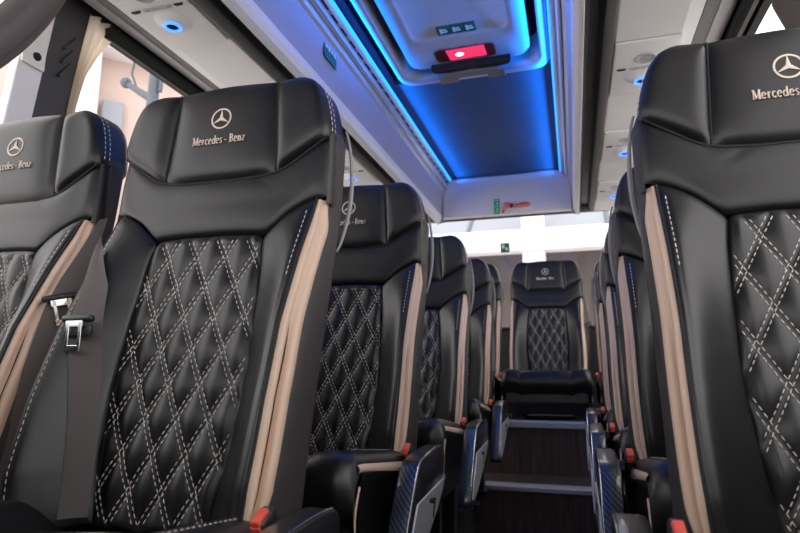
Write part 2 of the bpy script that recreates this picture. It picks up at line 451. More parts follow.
    def ybol(x, z, s, t): return base(x, z) + .004 - .010 * (max(0, 1 - s ** 7) * (1 - (1 - s) ** 10) * pill(t, 14)) ** .6 + (.0012 * math.exp(-((s - .9) / .025) ** 2) if .03 < t < .97 else 0)
    gf = lambda z: lerp(.6, 1, sstep((-.106 - z) / .06))
    ox = lambda z: interp([(-.578, .174), (-.5, .181), (-.4, .183), (-.3, .181), (-.2, .181), (-.106, .183)], z)
    D['_gf'] = None; del D['_gf']
    for sx in (1, -1):
        m = (lambda p: p) if sx == 1 else mir
        T = poly(m([(.098, -.168), (.105, -.157), (.135, -.130), (.165, -.112), (.183, -.106)]), 34)
        Bt = poly(m([(.090, -.575), (.14, -.578), (.174, -.578)]), 34)
        I = poly(m(inn), 70); O = poly(m(outc), 70)
        mb = MB(); mb.grid(coons(T, Bt, I, O, ybol)); D['bolster', sx] = mb
        mb = MB(); q = []
        for j in range(2, 66):
            t = j / 69; p = I[j].lerp(O[j], .895); q.append((p.x, base(p.x, p.y) - .0026, p.y))
        dashes(mb, q, r=.0008); D['bolster_stitching', sx] = mb; mb = MB(); dashes(mb, q[:18], r=.0008); D['bolster_stitching_short', sx] = mb
        mb = MB(); mb.tube([Y3(p.x, base(p.x, p.y) + .004, p.y) for p in O], .0024 * S, 8); D['bolster_piping', sx] = mb
        # beige gusset between bolster and side panel: two soft welts and a dark slit
        rows = []; slit = []; wel = [[], []]
        for j in range(70):
            p = O[j]; y0 = base(p.x, p.y) + .006; f = gf(p.y); tail = 1 - .55 * sstep((j - 58) / 11)
            wdx = .018 * f * tail; wdy = .033 * f * tail; row = []
            for c in range(13):
                u = c / 12; bulge = .006 * abs(sin(pi * (u / .42 if u < .42 else (u - .42) / .58))) * f
                open_ = .010 * math.exp(-((u - .42) / .07) ** 2) * sstep((j - 22) / 22)
                ax = abs(p.x) + wdx * u + bulge * .85 - open_ * .6; ay = y0 + wdy * u - bulge * .5 + open_
                row.append(Y3(sx * ax, ay, p.y))
                if c == 5: slit.append((sx * (ax - .0005), ay + .0005, p.y))
            rows.append(row)
        mb = MB(); mb.grid(rows); D['side_gusset', sx] = mb
        mb = MB(); mb.tube([Y3(*q) for q in slit[26:68]], [S * .0042 * sstep(min(i, 41 - i) / 10) + .0002 for i in range(42)], 6); D['gusset_slit', sx] = mb
    # ---- back shell: side panels and back, open to the front
    mb = MB(); rows = []
    for i in range(40):
        z = .05 - .67 * i / 39; rr = []
        if z > -.1:
            fx = lerp(.199, .172, sstep(z / .05)); fy = lean(z) + .022
        else:
            f = gf(z); tl = 1 - .45 * sstep((-.50 - z) / .08)
            fx = ox(z) + .0178 * f * tl; fy = base(.18, z) + .006 + .031 * f * tl
        by = lean(z) + .058 + .012 * sstep((z + .45) / .4); bx = .200 if z < 0 else lerp(.200, .172, sstep(z / .05))
        half = [(fx, fy), (fx + .004, fy + .008), (bx + .004, lerp(fy, by, .6)), (bx, by - .012), (bx - .012, by), (.13, by + .012), (.06, by + .018)]
        ring_ = [Y3(x, y, z) for x, y in half] + [Y3(0, by + .02, z)] + [Y3(-x, y, z) for x, y in half[::-1]]
        rows.append(ring_)
    mb.grid(rows); D['back_shell'] = mb
    # satin rim handle down the back edge
    for sx in (1, -1):
        mb = MB(); pts = []
        for i in range(31):
            z = .035 - .215 * i / 30; e = sin(pi * i / 30) ** .7
            pts.append(Y3(sx * (.196 + .012 * e), lean(z) + .066 + .012 * e, z))
        mb.tube(pts, [S * (.0020 + .0018 * sin(pi * i / 30)) for i in range(31)], 8); D['back_rim', sx] = mb
    # ---- cushion
    CY0, CY1 = -.075, -.515
    def ctop(x, y):
        t = (CY0 - y) / (CY0 - CY1); z = lerp(-.600, -.508, min(1, t * 1.1)); zb = lerp(-.548, -.491, t)
        a = abs(x); z += (zb - z) * sstep((a - .10) / .06)
        z -= .006 * math.exp(-((a - .118) / .006) ** 2)
        z += .006 * (1 - (a / .118) ** 4) if a < .118 else 0
        if a > .175: z -= .034 * (1 - sqrt(max(0, 1 - ((a - .175) / .038) ** 2)))
        return z
    xs = [-.213 + .426 * i / 80 for i in range(81)]
    mb = MB(); rows = []
    NR = .058
    for y in [CY0 - (CY0 - CY1 - NR * .8) * i / 18 for i in range(19)]:
        rows.append([Y3(x, y, ctop(x, y)) for x in xs])
    yn = CY0 - (CY0 - CY1 - NR * .8)
    for k in range(1, 15):                     # rolled front edge
        a = pi * k / 14 * .93
        rr = []
        for x in xs:
            zt = ctop(x, yn); r = NR; e = sstep((abs(x) - .18) / .035)
            rr.append(Y3(x * (1 - .0 * e), yn - r * .8 * sin(a) * (1 - .25 * e), zt - r * (1 - cos(a))))
        rows.append(rr)
    rows.append([Y3(x * .97, yn - .0, -.655) for x in xs])
    mb.grid(rows)
    # sides
    for sx in (1, -1):
        srows = []
        for y in [CY0 - (CY0 - yn) * i / 10 for i in range(11)]:
            zt = ctop(.213, y)
            srows.append([Y3(sx * .213, y, zt), Y3(sx * .2135, y, zt - .010), Y3(sx * .210, y, zt - .014), Y3(sx * .208, y, min(zt - .04, -.64)), Y3(sx * .208, y, -.67)])
        mb.grid(srows)
    D['cushion'] = mb
    mb = MB()
    for i in range(-6, 7):
        for s_ in (1, -1):
            q = []
            for k in range(60):
                y = CY0 - .01 - k * .0065; x = i * DW + s_ * k * .0065 * .5
                if abs(x) < .108 and y > yn: q.append((x, y, ctop(x, y) + .0012))
            if len(q) > 3:
                for o in (-.003, .003): dashes(mb, [(x + o, y, z) for x, y, z in q], nrm=(0, 0, 1))
    D['cushion_stitching'] = mb
    for sx in (1, -1):
        mb = MB(); dashes(mb, [(sx * .175, CY0 - i * .01, ctop(.175, CY0 - i * .01) + .001) for i in range(36)], r=.0009, nrm=(0, 0, 1)); D['cushion_seam', sx] = mb
    for sx in (1, -1):
        mb = MB(); rows = []
        for i in range(16):
            y = CY0 - (CY0 - yn + .012) * i / 15; zt = ctop(.213, max(y, yn)) + .014; h = lerp(.030, .014, sstep(i / 15))
            rows.append([Y3(sx * (.2100 + .0045 * sin(pi * c / 6)), y, zt - h * c / 6) for c in range(7)])
        mb.grid(rows)
        q = [Y3(sx * .2125, yn - .008, ctop(.213, yn) - .02), Y3(sx * .2115, yn - .022, ctop(.213, yn) - .05), Y3(sx * .2105, yn - .024, -.60), Y3(sx * .2095, yn - .018, -.65)]
        mb.tube(q, .0024 * S, 8); D['cushion_gusset', sx] = mb
    mb = MB()
    skirt = [(CY0, -.60), (yn - .012, -.60), (yn - .016, -.66), (yn + .03, -.715), (CY0, -.715)]
    mb.prism([(y * S, z * S) for y, z in skirt], 'x', -.197 * S, .197 * S, .008)
    D['seat_base'] = mb
    # ---- aisle armrest (crescent, carbon front)
    for sx in (1, -1):
        prof = [(-.345, -.545), (-.325, -.520), (-.27, -.508), (-.19, -.503), (-.145, -.507), (-.125, -.525), (-.125, -.57), (-.14, -.62), (-.20, -.685), (-.28, -.75), (-.36, -.81), (-.42, -.84), (-.455, -.83), (-.455, -.79), (-.43, -.72), (-.395, -.64), (-.365, -.58)]
        sq = lambda P: [(y, -.522 + (z + .503) * .62) for y, z in P]
        prof = sq(prof)
        ip = poly(prof + [prof[0]], 80)[:-1]
        x0, x1 = sorted((sx * .240, sx * .276))
        c = Vector((-.27, -.605))
        def ringA(x, sc): return [Y3(x, c.x + (p.x - c.x) * sc, c.y + (p.y - c.y) * sc) for p in ip]
        mb = MB(); mb.grid([ringA(sx * .238, .02), ringA(sx * .238, .95), ringA(sx * .240, .985), ringA(sx * .244, 1), ringA(sx * .270, 1), ringA(sx * .2745, .985), ringA(sx * .2755, .95), ringA(sx * .2755, .02)], closed_u=True)
        D['armrest', sx] = mb
        # carbon skin down the front edge
        fr = [p for p in poly(sq([(-.42, -.8415), (-.4565, -.831), (-.4565, -.79), (-.4315, -.72), (-.3965, -.64), (-.3665, -.58), (-.3465, -.545), (-.335, -.529)]), 40)]
        mb = MB(); mb.grid([[Y3(sx * (.2415 + .032 * k / 8), p.x - .0015 - .004 * sin(pi * k / 8), p.y) for k in range(9)] for p in fr]); D['carbon_face', sx] = mb
        mb = MB()
        ed = poly(sq([(-.42, -.842), (-.457, -.832), (-.457, -.79), (-.432, -.72), (-.397, -.64), (-.367, -.58), (-.347, -.545), (-.326, -.519), (-.27, -.5065), (-.19, -.5015), (-.145, -.5055)]), 60)
        mb.tube([Y3(sx * .2735, p.x - .001, p.y) for p in ed], .0011 * S, 6); D['chrome_edge', sx] = mb
        mb = MB()
        pl = [(-.358, -.602), (-.14, -.585), (-.155, -.62), (-.21, -.68), (-.285, -.74), (-.36, -.795), (-.415, -.822), (-.44, -.81), (-.42, -.735), (-.385, -.66)]
        xa, xb = sorted((sx * .274 * S, sx * .2785 * S))
        mb.prism([(y * S, z * S) for y, z in [(y, -.590 + (z + .585) * .52) for y, z in pl]], 'x', xa, xb, .002); D['side_plate', sx] = mb
        mb = MB()
        xa, xb = sorted((sx * .2786 * S, sx * .2793 * S))
        mb.prism([(y * S, (-.606 + (z + .61) * .65) * S) for y, z in [(-.275, -.61), (-.228, -.620), (-.228, -.628), (-.243, -.668), (-.252, -.668), (-.241, -.634), (-.275, -.621)]], 'x', xa, xb); D['arrow_mark', sx] = mb
        mb = MB(); mb.lathe([(0, 0), (.018 * S, 0), (.018 * S, .07 * S), (0, .07 * S)], Y3(sx * .225 - .035, -.165, -.56), 'x', 16); D['armrest_pivot', sx] = mb
        # buckle
        mb = MB(); R_ = Matrix.Rotation(.45, 3, 'X')
        mb.box(Y3(sx * .213, -.185, -.556), (.020, .038, .085), .006, R_, True)
        mb.tube([Y3(sx * .214, -.15, -.67), Y3(sx * .214, -.17, -.61), Y3(sx * .213, -.183, -.575)], .006, 8); D['buckle', sx] = mb
        mb = MB(); p = Vector(Y3(sx * .213, -.185, -.556)) + R_ @ Vector((0, -.006, .041)); mb.box(p, (.014, .028, .012), .003, R_, True)
        mb.box(Vector(Y3(sx * .213, -.185, -.556)) + R_ @ Vector((0, -.018, .034)), (.014, .006, .010), .002, R_, True); D['button', sx] = mb
        # belt on the -sx side: webbing, tongue
        mb = MB(); b = -sx; rows = []; W = .021
        path = [(b * .185, -.150, .0), (b * .176, -.172, .35), (b * .162, -.205, .6), (b * .150, -.24, .9), (b * .143, -.29, 1), (b * .130, -.36, 1), (b * .116, -.43, 1), (b * .105, -.50, 1), (b * .098, -.56, 1)]
        cen = []
        for j in range(60):
            t = j / 59 * (len(path) - 1); i = min(len(path) - 2, int(t)); u = t - i
            x = lerp(path[i][0], path[i + 1][0], u); z = lerp(path[i][1], path[i + 1][1], u); wk = lerp(path[i][2], path[i + 1][2], u)
            w = W * max(.12, wk); ys = [min(base(x + w * c, z) - .011, lean(z) - .008) for c in (-1, -.5, 0, .5, 1)]
            cen.append((x, min(ys), z))
            rows.append([Y3(x + w * c, lerp(ys[q], min(ys), .55) + .003 * sin(3 * c + .4) * (1 - wk) - .0006 * (1 if q % 2 else 0), z + .10 * w * c) for q, c in enumerate((-1, -.5, 0, .5, 1))])
        mb.grid(rows); D['seat_belt', sx] = mb
        tz = -.292; cx, cy, _ = min(cen, key=lambda q: abs(q[2] - tz))
        mb = MB()
        mb.box(Y3(cx, cy - .007, tz), (.062, .012, .012), .005, None, True)
        mb.box(Y3(cx, cy - .005, tz - .018), (.054, .008, .020), .003, None, True)
        D['belt_slider', sx] = mb
        mb = MB(); yy = cy - .013
        for dx in (-.011, .011): mb.box(Y3(cx + dx, yy, tz - .024), (.0065, .003, .044), .001)
        mb.box(Y3(cx, yy, tz - .043), (.030, .003, .010), .001); mb.box(Y3(cx, yy, tz - .008), (.034, .003, .010), .001)
        D['belt_tongue', sx] = mb
    for sx in (1, -1):     # belt hanging in the gap beside a window seat
        mb = MB(); rows = []; pth = [(.206, .010, -.100), (.210, -.02, -.16), (.213, -.055, -.225), (.214, -.075, -.265), (.213, -.10, -.36), (.212, -.12, -.50), (.212, -.13, -.58)]
        for j in range(40):
            t = j / 39 * 6; i = min(5, int(t)); u = t - i; p = Vector(pth[i]).lerp(Vector(pth[i + 1]), u); w = .021 * min(1, .35 + t * .35)
            rows.append([Y3(sx * (p.x + .45 * w * c), p.y + .85 * w * c, p.z + .35 * w * c) for c in (-1, -.5, 0, .5, 1)])
        mb.grid(rows); D['gap_belt', sx] = mb
        R_ = Matrix.Rotation(sx * .95, 3, 'Z') @ Matrix.Rotation(-.25 * sx, 3, 'Y'); c0 = Vector(Y3(sx * .214, -.074, -.255))
        mb = MB(); mb.box(c0 + R_ @ Vector((0, -.008, .004)), (.058, .012, .012), .005, R_, True); D['gap_slider', sx] = mb
        mb = MB()
        for v, d in (((-.011, -.012, -.022), (.0065, .003, .044)), ((.011, -.012, -.022), (.0065, .003, .044)), ((0, -.012, -.041), (.030, .003, .010)), ((0, -.012, -.006), (.034, .003, .012))): mb.box(c0 + R_ @ Vector(v), d, .001, R_)
        D['gap_tongue', sx] = mb
    # ---- legs
    for nm, H in (('front', .897), ('rear', .746)):
        for i, (x, y) in enumerate(((-.15, -.14), (.15, -.14), (-.15, -.38), (.15, -.38))):
            mb = MB(); mb.box(Y3(x, y, (-.712 - H) / 2), (.045, .05, (H - .712) * S), .004); mb.box(Y3(x, y, -H + .006), (.075, .09, .012 * S), .003)
            D['leg', nm, i] = mb
    return D

SM = {}
SMAT = {'headrest': 'leather', 'headrest_piping': 'black', 'headrest_stitching': 'stitch', 'emblem': 'thread', 'lettering': 'thread', 'shoulder_panel': 'leather',
        'quilted_panel': 'leather', 'quilt_stitching': 'stitch', 'bolster': 'leather', 'bolster_stitching': 'stitch', 'bolster_stitching_short': 'stitch', 'bolster_piping': 'black', 'side_gusset': 'beige',
        'gusset_slit': 'black', 'back_shell': 'leather_lit', 'back_rim': 'rim', 'cushion': 'leather', 'cushion_stitching': 'stitch', 'cushion_seam': 'stitch', 'gap_belt': 'webbing', 'gap_slider': 'plastic', 'gap_tongue': 'chrome', 'cushion_gusset': 'beige', 'seat_base': 'plastic',
        'armrest': 'gloss', 'carbon_face': 'carbon', 'chrome_edge': 'chrome', 'side_plate': 'silver', 'arrow_mark': 'black', 'armrest_pivot': 'plastic', 'buckle': 'plastic', 'button': 'red',
        'seat_belt': 'webbing', 'belt_slider': 'plastic', 'belt_tongue': 'chrome', 'leg': 'plastic'}
for k, mb in seat_meshes().items():
    n = k if isinstance(k, str) else k[0]
    SM[k] = mb.mesh(n, M[SMAT[n]])

# shared meshes, one object per part and per seat
def place_seat(P, label, aisle=1, arm=True, rear=False, belt=True, both=False):
    H = (.746 if rear else .897)
    z0 = (P[2] - H) * S
    root = empty('coach_seat', (P[0] * S, P[1] * S, z0), label, 'seat', 'black quilted coach seats')
    def part(name, key, parent=root, lab=None):
        o = link(name, SM[key], parent, (0, 0, H * S) if parent is root else (0, 0, 0))
        if lab: o['label'] = lab
        return o
    h = part('headrest', 'headrest')
    part('piping', 'headrest_piping', h); [part('stitching', ('headrest_stitching', sx), h, 'white double stitching') for sx in (1, -1)]
    part('emblem', 'emblem', h, 'rose silver three-pointed star in a ring'); part('lettering', 'lettering', h, 'rose silver embroidered lettering')
    part('shoulder_panel', 'shoulder_panel')
    q = part('quilted_panel', 'quilted_panel'); part('stitching', 'quilt_stitching', q, 'white diamond double stitching')
    for sx in (1, -1):
        b = part('side_bolster', ('bolster', sx)); part('stitching', ('bolster_stitching_short' if (sx == aisle or not arm) else 'bolster_stitching', sx), b, 'white dashed seam'); part('piping', ('bolster_piping', sx), b)
        g = part('side_gusset', ('side_gusset', sx), root, 'beige leather strip along the seat side'); part('slit', ('gusset_slit', sx), g, 'dark slit in the beige strip')
    bs = part('back_shell', 'back_shell'); part('rim', ('back_rim', aisle), bs, 'grey rim down the back edge')
    c = part('cushion', 'cushion'); part('stitching', 'cushion_stitching', c, 'white diamond stitching')
    for sx in (1, -1):
        part('gusset', ('cushion_gusset', sx), c, 'beige leather strip along the cushion side'); part('stitching', ('cushion_seam', sx), c, 'white dashed seam')
    part('seat_base', 'seat_base')
    for i in range(4): part('leg', ('leg', 'rear' if rear else 'front', i))
    if arm:
        a = part('armrest', ('armrest', aisle), root, 'gloss black armrest folded down on the aisle side')
        part('carbon_face', ('carbon_face', aisle), a, 'carbon weave front'); part('edge_strip', ('chrome_edge', aisle), a, 'chrome edge')
        part('side_plate', ('side_plate', aisle), a, 'silver side plate'); part('arrow_mark', ('arrow_mark', aisle), a, 'black arrow'); part('pivot', ('armrest_pivot', aisle), a)
    bk = part('buckle', ('buckle', aisle)); part('button', ('button', aisle), bk, 'red release button')
    if not arm:
        w = part('seat_belt', ('gap_belt', -aisle), root, 'charcoal belt webbing'); part('slider', ('gap_slider', -aisle), w); part('tongue', ('gap_tongue', -aisle), w, 'chrome belt tongue')
    elif belt:
        w = part('seat_belt', ('seat_belt', aisle), root, 'charcoal belt webbing'); part('slider', ('belt_slider', aisle), w); part('tongue', ('belt_tongue', aisle), w, 'chrome belt tongue')
    return root

place_seat((-.552, .809, .362), 'large black quilted seat in the left foreground with its whole ringed star emblem visible', 1)
place_seat((-1.002, .809, .362), 'black quilted seat cut by the left edge of the photo, below the dark window pillar', -1, arm=False)
place_seat((-.552, 1.394, .362), 'black quilted seat directly behind the large left foreground seat, carbon armrest by its cushion', 1)
place_seat((-1.002, 1.394, .362), 'dark seat back glimpsed in the gap between the two left front seats', -1, arm=False)
place_seat((-.552, 2.044, .362), 'third black seat back on the left of the aisle, between two beige-striped seats', 1)
place_seat((-.552, 2.662, .386), 'last left aisle seat with an armrest, just ahead of the rear row', 1)
place_seat((-.595, 3.404, .489), 'rear row seat left of the middle rear seat, mostly hidden by left aisle seats', 1, arm=False, rear=True)
place_seat((-.137, 3.404, .489), 'middle seat of the rear row facing straight down the aisle', -1, arm=False, rear=True)
place_seat((.306, .882, .362), 'large black quilted seat in the right foreground, cut by the right edge of the photo', -1)
place_seat((.306, 1.438, .362), 'seat directly behind the large right foreground seat, its beige strip showing beside it', -1)
place_seat((.306, 1.983, .362), 'third seat back along the right of the aisle, a narrow sliver behind two beige strips', -1)
place_seat((.306, 2.55, .37), 'fourth seat back along the right of the aisle, thin sliver nearest the rear row', -1)
place_seat((.322, 3.404, .489), 'rear row seat at the right, just right of the middle rear seat', -1, arm=False, rear=True)

# ------------------------------------------------------------------ the coach shell
def X(o, s): return XC + s * o
FZ, RZ, AZ = -.60, -.288, -.80       # seat floor, rear platform, sunk aisle
AX0, AX1 = -.49, .125
def struct(mb, name, m, parent=None):
    o = mb.build(name, m, parent)
    if parent is None: o['kind'] = 'structure'
    return o
# floor: side platforms, aisle, rear platform
mb = MB()
mb.box(((-1.45 + AX0) / 2, 1.15, FZ - .11), (AX0 + 1.45, 4.3, .22))
mb.box(((.72 + AX1) / 2, 1.15, FZ - .11), (.72 - AX1, 4.3, .22))
mb.box((-.365, 3.87, (RZ + FZ - .22) / 2), (2.17, 1.14, RZ - FZ + .22))
struct(mb, 'floor', M['carpet'])
mb = MB()
mb.box(((AX0 + AX1) / 2, .97, AZ - .02), (AX1 - AX0, 3.94, .04))
mb.box(((AX0 + AX1) / 2, 3.11, (AZ + FZ + .04) / 2), (AX1 - AX0 - .002, .36, FZ + .04 - AZ))
mb.box(((AX0 + AX1) / 2, 3.292, (RZ + FZ) / 2), (AX1 - AX0 + .0, .016, RZ - FZ - .004))
o = struct(mb, 'trim_1', M['wood'])
mb = MB(); mb.prism([(2.905, -.553), (2.925, -.545), (2.965, -.545), (2.965, -.56), (2.925, -.56), (2.925, -.575), (2.905, -.575)], 'x', AX0, AX1, .003)
tag(mb.build('step_nosing', M['silver']), 'silver metal nosing along the lower wooden aisle step', 'step edge')
mb = MB(); mb.prism([(3.265, RZ - .004), (3.27, RZ + .006), (3.33, RZ + .006), (3.33, RZ), (3.283, RZ), (3.283, RZ - .03), (3.265, RZ - .03)], 'x', AX0, AX1, .002)
tag(mb.build('step_nosing', M['silver']), 'thin metal nosing at the front of the raised rear platform, below the rear seat', 'step edge')

# ceiling
HY0, HY1 = .95, 2.30                  # roof hatch opening
mb = MB()
mb.box((XC, (HY1 + 3.66) / 2, 1.245), (.69, 3.66 - HY1, .02))
mb.box((XC, (HY0 - .9) / 2, 1.245), (.69, HY0 + .9, .02))
for s in (-1, 1): mb.box((X(.337, s), (HY0 + HY1) / 2, 1.245), (.016, HY1 - HY0, .02))
mb.box((XC, 1.4, 1.40), (2.2, 6.0, .02))
struct(mb, 'ceiling', M['headliner'])
# racks, rails, led strips on both sides
SIDE = {-1: 'left', 1: 'right'}
Y0, Y1 = -.9, 3.64
for s in (-1, 1):
    n = SIDE[s]
    # aluminium rail between ceiling and rack
    root = empty('ceiling_rail', (X(.37, s), Y1, 1.18), ('slotted silver rail along the left edge of the blue ceiling' if s < 0 else 'smooth silver double rail along the right edge of the blue ceiling'), 'rail', 'ceiling rails')
    L = -root.location
    mb = MB(); mb.prism([(X(.352, s), 1.236), (X(.352, s), 1.205), (X(.362, s), 1.196), (X(.372, s), 1.20), (X(.374, s), 1.175), (X(.386, s), 1.168), (X(.392, s), 1.172), (X(.394, s), 1.150), (X(.406, s), 1.14), (X(.42, s), 1.145), (X(.42, s), 1.236)], 'y', Y0, Y1, .002)
    mb.build('rail_body', M['silver'], root, L)
    if s < 0:
        mb = MB(); mb.box((X(.366, s), 0, 1.1975), (.007, .05, .006), .001); me = mb.mesh('slot', M['black']); y = Y1 - .06
        while y > 1.2:
            link('slot', me, root, L + Vector((0, y, 0))); y -= .085
    else:
        mb = MB(); mb.tube([(X(.382, s), Y0, 1.166), (X(.382, s), Y1 - .1, 1.166)], .007, 10); mb.build('white_bar', M['edge'], root, L)
    # led strip
    mb = MB(); mb.box((X(.348, s), (Y0 + Y1) / 2, 1.216), (.007, Y1 - Y0 - .02, .014), .002)
    tag(mb.build('led_strip', M['led']), 'blue light strip in the groove along the %s edge of the ceiling' % n, 'light strip', 'blue ceiling light strips')
    li = bpy.data.lights.new('led_strip_light', 'AREA'); li.shape = 'RECTANGLE'; li.size = .008; li.size_y = Y1 - .6; li.energy = 4.6; li.color = (.002, .20, 1.0); li.spread = math.radians(68)
    lo = bpy.data.objects.new('led_strip_light', li); COL.objects.link(lo); lo.location = (X(.341, s), (Y1 + .6) / 2, 1.194)
    lo.rotation_euler = (0, s * math.radians(115), 0)
    # overhead rack
    root = empty('overhead_rack', (X(.55, s), Y1, .95), 'grey and white overhead rack running along the %s side of the coach' % n, 'overhead rack', 'overhead racks')
    L = -root.location
    mb = MB(); mb.prism([(X(.405, s), 1.145), (X(.418, s), .972), (X(.43, s), .972), (X(.43, s), 1.145)], 'y', Y0, Y1, .002); mb.build('fascia', M['fascia'], root, L)['label'] = 'lavender grey fascia'
    mb = MB(); mb.prism([(X(.414, s), .985), (X(.416, s), .958), (X(.424, s), .938), (X(.436, s), .928), (X(.448, s), .926), (X(.448, s), .985)], 'y', Y0, Y1 + .01, .003); mb.build('edge_moulding', M['edge'], root, L)['label'] = 'pale edge moulding'
    mb = MB(); mb.prism([(X(.448, s), .932), (X(.462, s), .975), (X(.495, s), .975), (X(.508, s), .955), (X(.508, s), 1.0), (X(.448, s), 1.0)], 'y', Y0, Y1, .002); mb.build('recess', M['darktrim'], root, L)['label'] = 'dark recessed strip'
    mb = MB(); mb.prism([(X(.505, s), .955), (X(.527, s), .937), (X(.535, s), .937), (X(.535, s), .985), (X(.505, s), .985)], 'y', Y0, Y1, .002); mb.build('lip', M['midtrim'], root, L)['label'] = 'mid grey lip'
    mb = MB(); mb.prism([(X(.536, s), .940), (X(.715, s), .940), (X(.757, s), .952), (X(.757, s), .99), (X(.536, s), .99)], 'y', Y0, Y1, .002); mb.build('soffit', M['white'], root, L)['label'] = 'white underside'
    mb = MB(); mb.prism([(X(.757, s), .951), (X(.775, s), .955), (X(.80, s), .966), (X(.80, s), 1.0), (X(.757, s), 1.0)], 'y', Y0, Y1, .002); mb.build('outer_strip', M['outer'], root, L)['label'] = 'dark grey outer strip'
    mb = MB(); mb.prism([(X(.80, s), .965), (X(.848, s), .975), (X(.848, s), 1.01), (X(.80, s), 1.01)], 'y', Y0, Y1, .002); mb.build('window_header', M['lighttrim'], root, L)['label'] = 'light grey window header'
    mb = MB(); mb.box((X(.43, s), Y1 + .005, 1.09), (.05, .02, .31), .004); mb.box((X(.65, s), Y1 + .005, .99), (.42, .02, .10), .004); mb.build('end_cap', M['midtrim'], root, L)

# service units under the racks
def service(s, y, lab):
    zc = .937
    root = empty('service_unit', (X(.63, s), y, zc), lab, 'service unit', 'overhead service units')
    mb = MB(); bm = bmesh.new()
    mb.box((0, -.03, -.002), (.180, .35, .008), .003, None, True)
    mb.build('panel', M['white'], root)
    mb = MB(); mb.lathe([(.030, -.0055), (.030, -.009), (.026, -.009), (.024, -.007), (0, -.007)], (.0, -.105, 0), 'z', 28)
    for k in range(3): mb.box((0, -.115 + .01 * k, -.008), (.03, .002, .002))
    mb.build('speaker_grille', M['lighttrim'], root)
    mb = MB(); mb.box((0, -.048, -.0065), (.085, .012, .004), .001)
    for k in range(5): mb.box((-.03 + .015 * k, -.048, -.009), (.006, .007, .003), .001)
    mb.build('button_strip', M['lighttrim'], root)
    mb = MB()
    for dx in (-.066, .066): mb.prism([(dx - .014, -.052), (dx + .014, -.052), (dx + .010, -.044), (dx - .008, -.044)], 'z', -.009, -.005)
    mb.build('symbols', M['black'], root)
    mb = MB(); mb.lathe([(.052, -.005), (.046, -.010), (.034, -.017), (.026, -.021), (.023, -.021)], (0, .015, 0), 'z', 32); nz = mb.build('air_nozzle', M['white'], root)
    mb = MB(); mb.lathe([(.0235, -.0205), (.0255, -.0235), (.022, -.0265), (.0165, -.025), (.0165, -.021)], (0, .015, 0), 'z', 32); mb.build('light_ring', M['ledring'], nz)['label'] = 'glowing blue ring'
    mb = MB(); mb.lathe([(.0165, -.021), (.013, -.017), (0, -.016)], (0, .015, 0), 'z', 24); mb.build('nozzle_core', M['black'], nz)
    return root
service(-1, 1.20, 'white overhead service panel with glowing blue nozzle above the left window')
service(-1, 1.88, 'overhead service panel mostly hidden behind the large left headrest')
service(-1, 2.56, 'far left service panel seen between the first two left aisle headrests')
service(1, 1.89, 'right overhead service panel with blue nozzle nearest the big right headrest')
service(1, 2.57, 'middle of the three right overhead service panels, blue nozzle lit')
service(1, 3.24, 'farthest right overhead service panel near the rear window, small blue glow')

# rear bulkhead above the rear window
mb = MB()
pts_top = []
top = poly([(X(.42, -1), 1.18), (X(.385, -1), 1.19), (X(.33, -1), 1.228), (XC - .1, 1.226), (XC + .1, 1.228), (X(.33, 1), 1.232), (X(.385, 1), 1.19), (X(.42, 1), 1.18)], 40)
mb.prism([(X(.47, -1), .972)] + [(p.x, p.y) for p in top] + [(X(.47, 1), .972)], 'y', 3.655, 3.69, .006)
struct(mb, 'trim_2', M['bulk'])
mb = MB(); mb.box((XC, 3.70, 1.21), (2.0, .02, .36)); mb.box((XC, 3.99, 1.13), (2.0, .6, .02)); struct(mb, 'trim_3', M['fascia'])
# hammer with sticker
root = empty('emergency_hammer', (-.33, 3.655, 1.015), 'red emergency hammer fixed on the pale panel above the rear window', 'hammer')
mb = MB(); q = poly([(-.035, .006), (0, .002), (.04, -.002), (.08, .004), (.108, .0)], 20)
mb.tube([(p.x, -.014, p.y) for p in q], [.009, .0085, .008, .008, .008, .0085, .009, .0095, .010, .011, .012, .013, .014, .0145, .0145, .0145, .014, .013, .011, .006], 10); mb.build('handle', M['hammer'], root)
mb = MB(); mb.tube([(-.058, -.016, -.034), (-.052, -.016, -.014), (-.042, -.016, .012), (-.030, -.016, .02)], [.006, .012, .015, .010], 10); mb.tube([(-.03, -.016, .012), (-.006, -.016, .002)], [.012, .010], 10); mb.build('head', M['hammer'], root)
mb = MB(); mb.tube([(-.008, -.0145, -.01), (-.008, -.0145, .014)], .012, 10); mb.tube([(-.064, -.016, -.045), (-.058, -.016, -.032)], [.003, .008], 10)
mb.box((.03, -.003, 0), (.05, .006, .02), .002); mb.build('clip', M['black'], root)
root = empty('sticker', (-.432, 3.652, 1.02), 'small green safety sticker left of the red hammer', 'sticker')
mb = MB(); mb.box((0, 0, 0), (.036, .003, .10), .001); mb.build('backing', M['greenb'], root)
for k, (a, b) in enumerate(((.024, .006), (.008, .02), (.024, .006), (.010, .016), (.024, .005))):
    mb = MB(); mb.box((0.003 * (k % 2), -.002, .038 - .019 * k), (a, .002, b * .6)); mb.build('pictogram', M['stickwhite'], root)

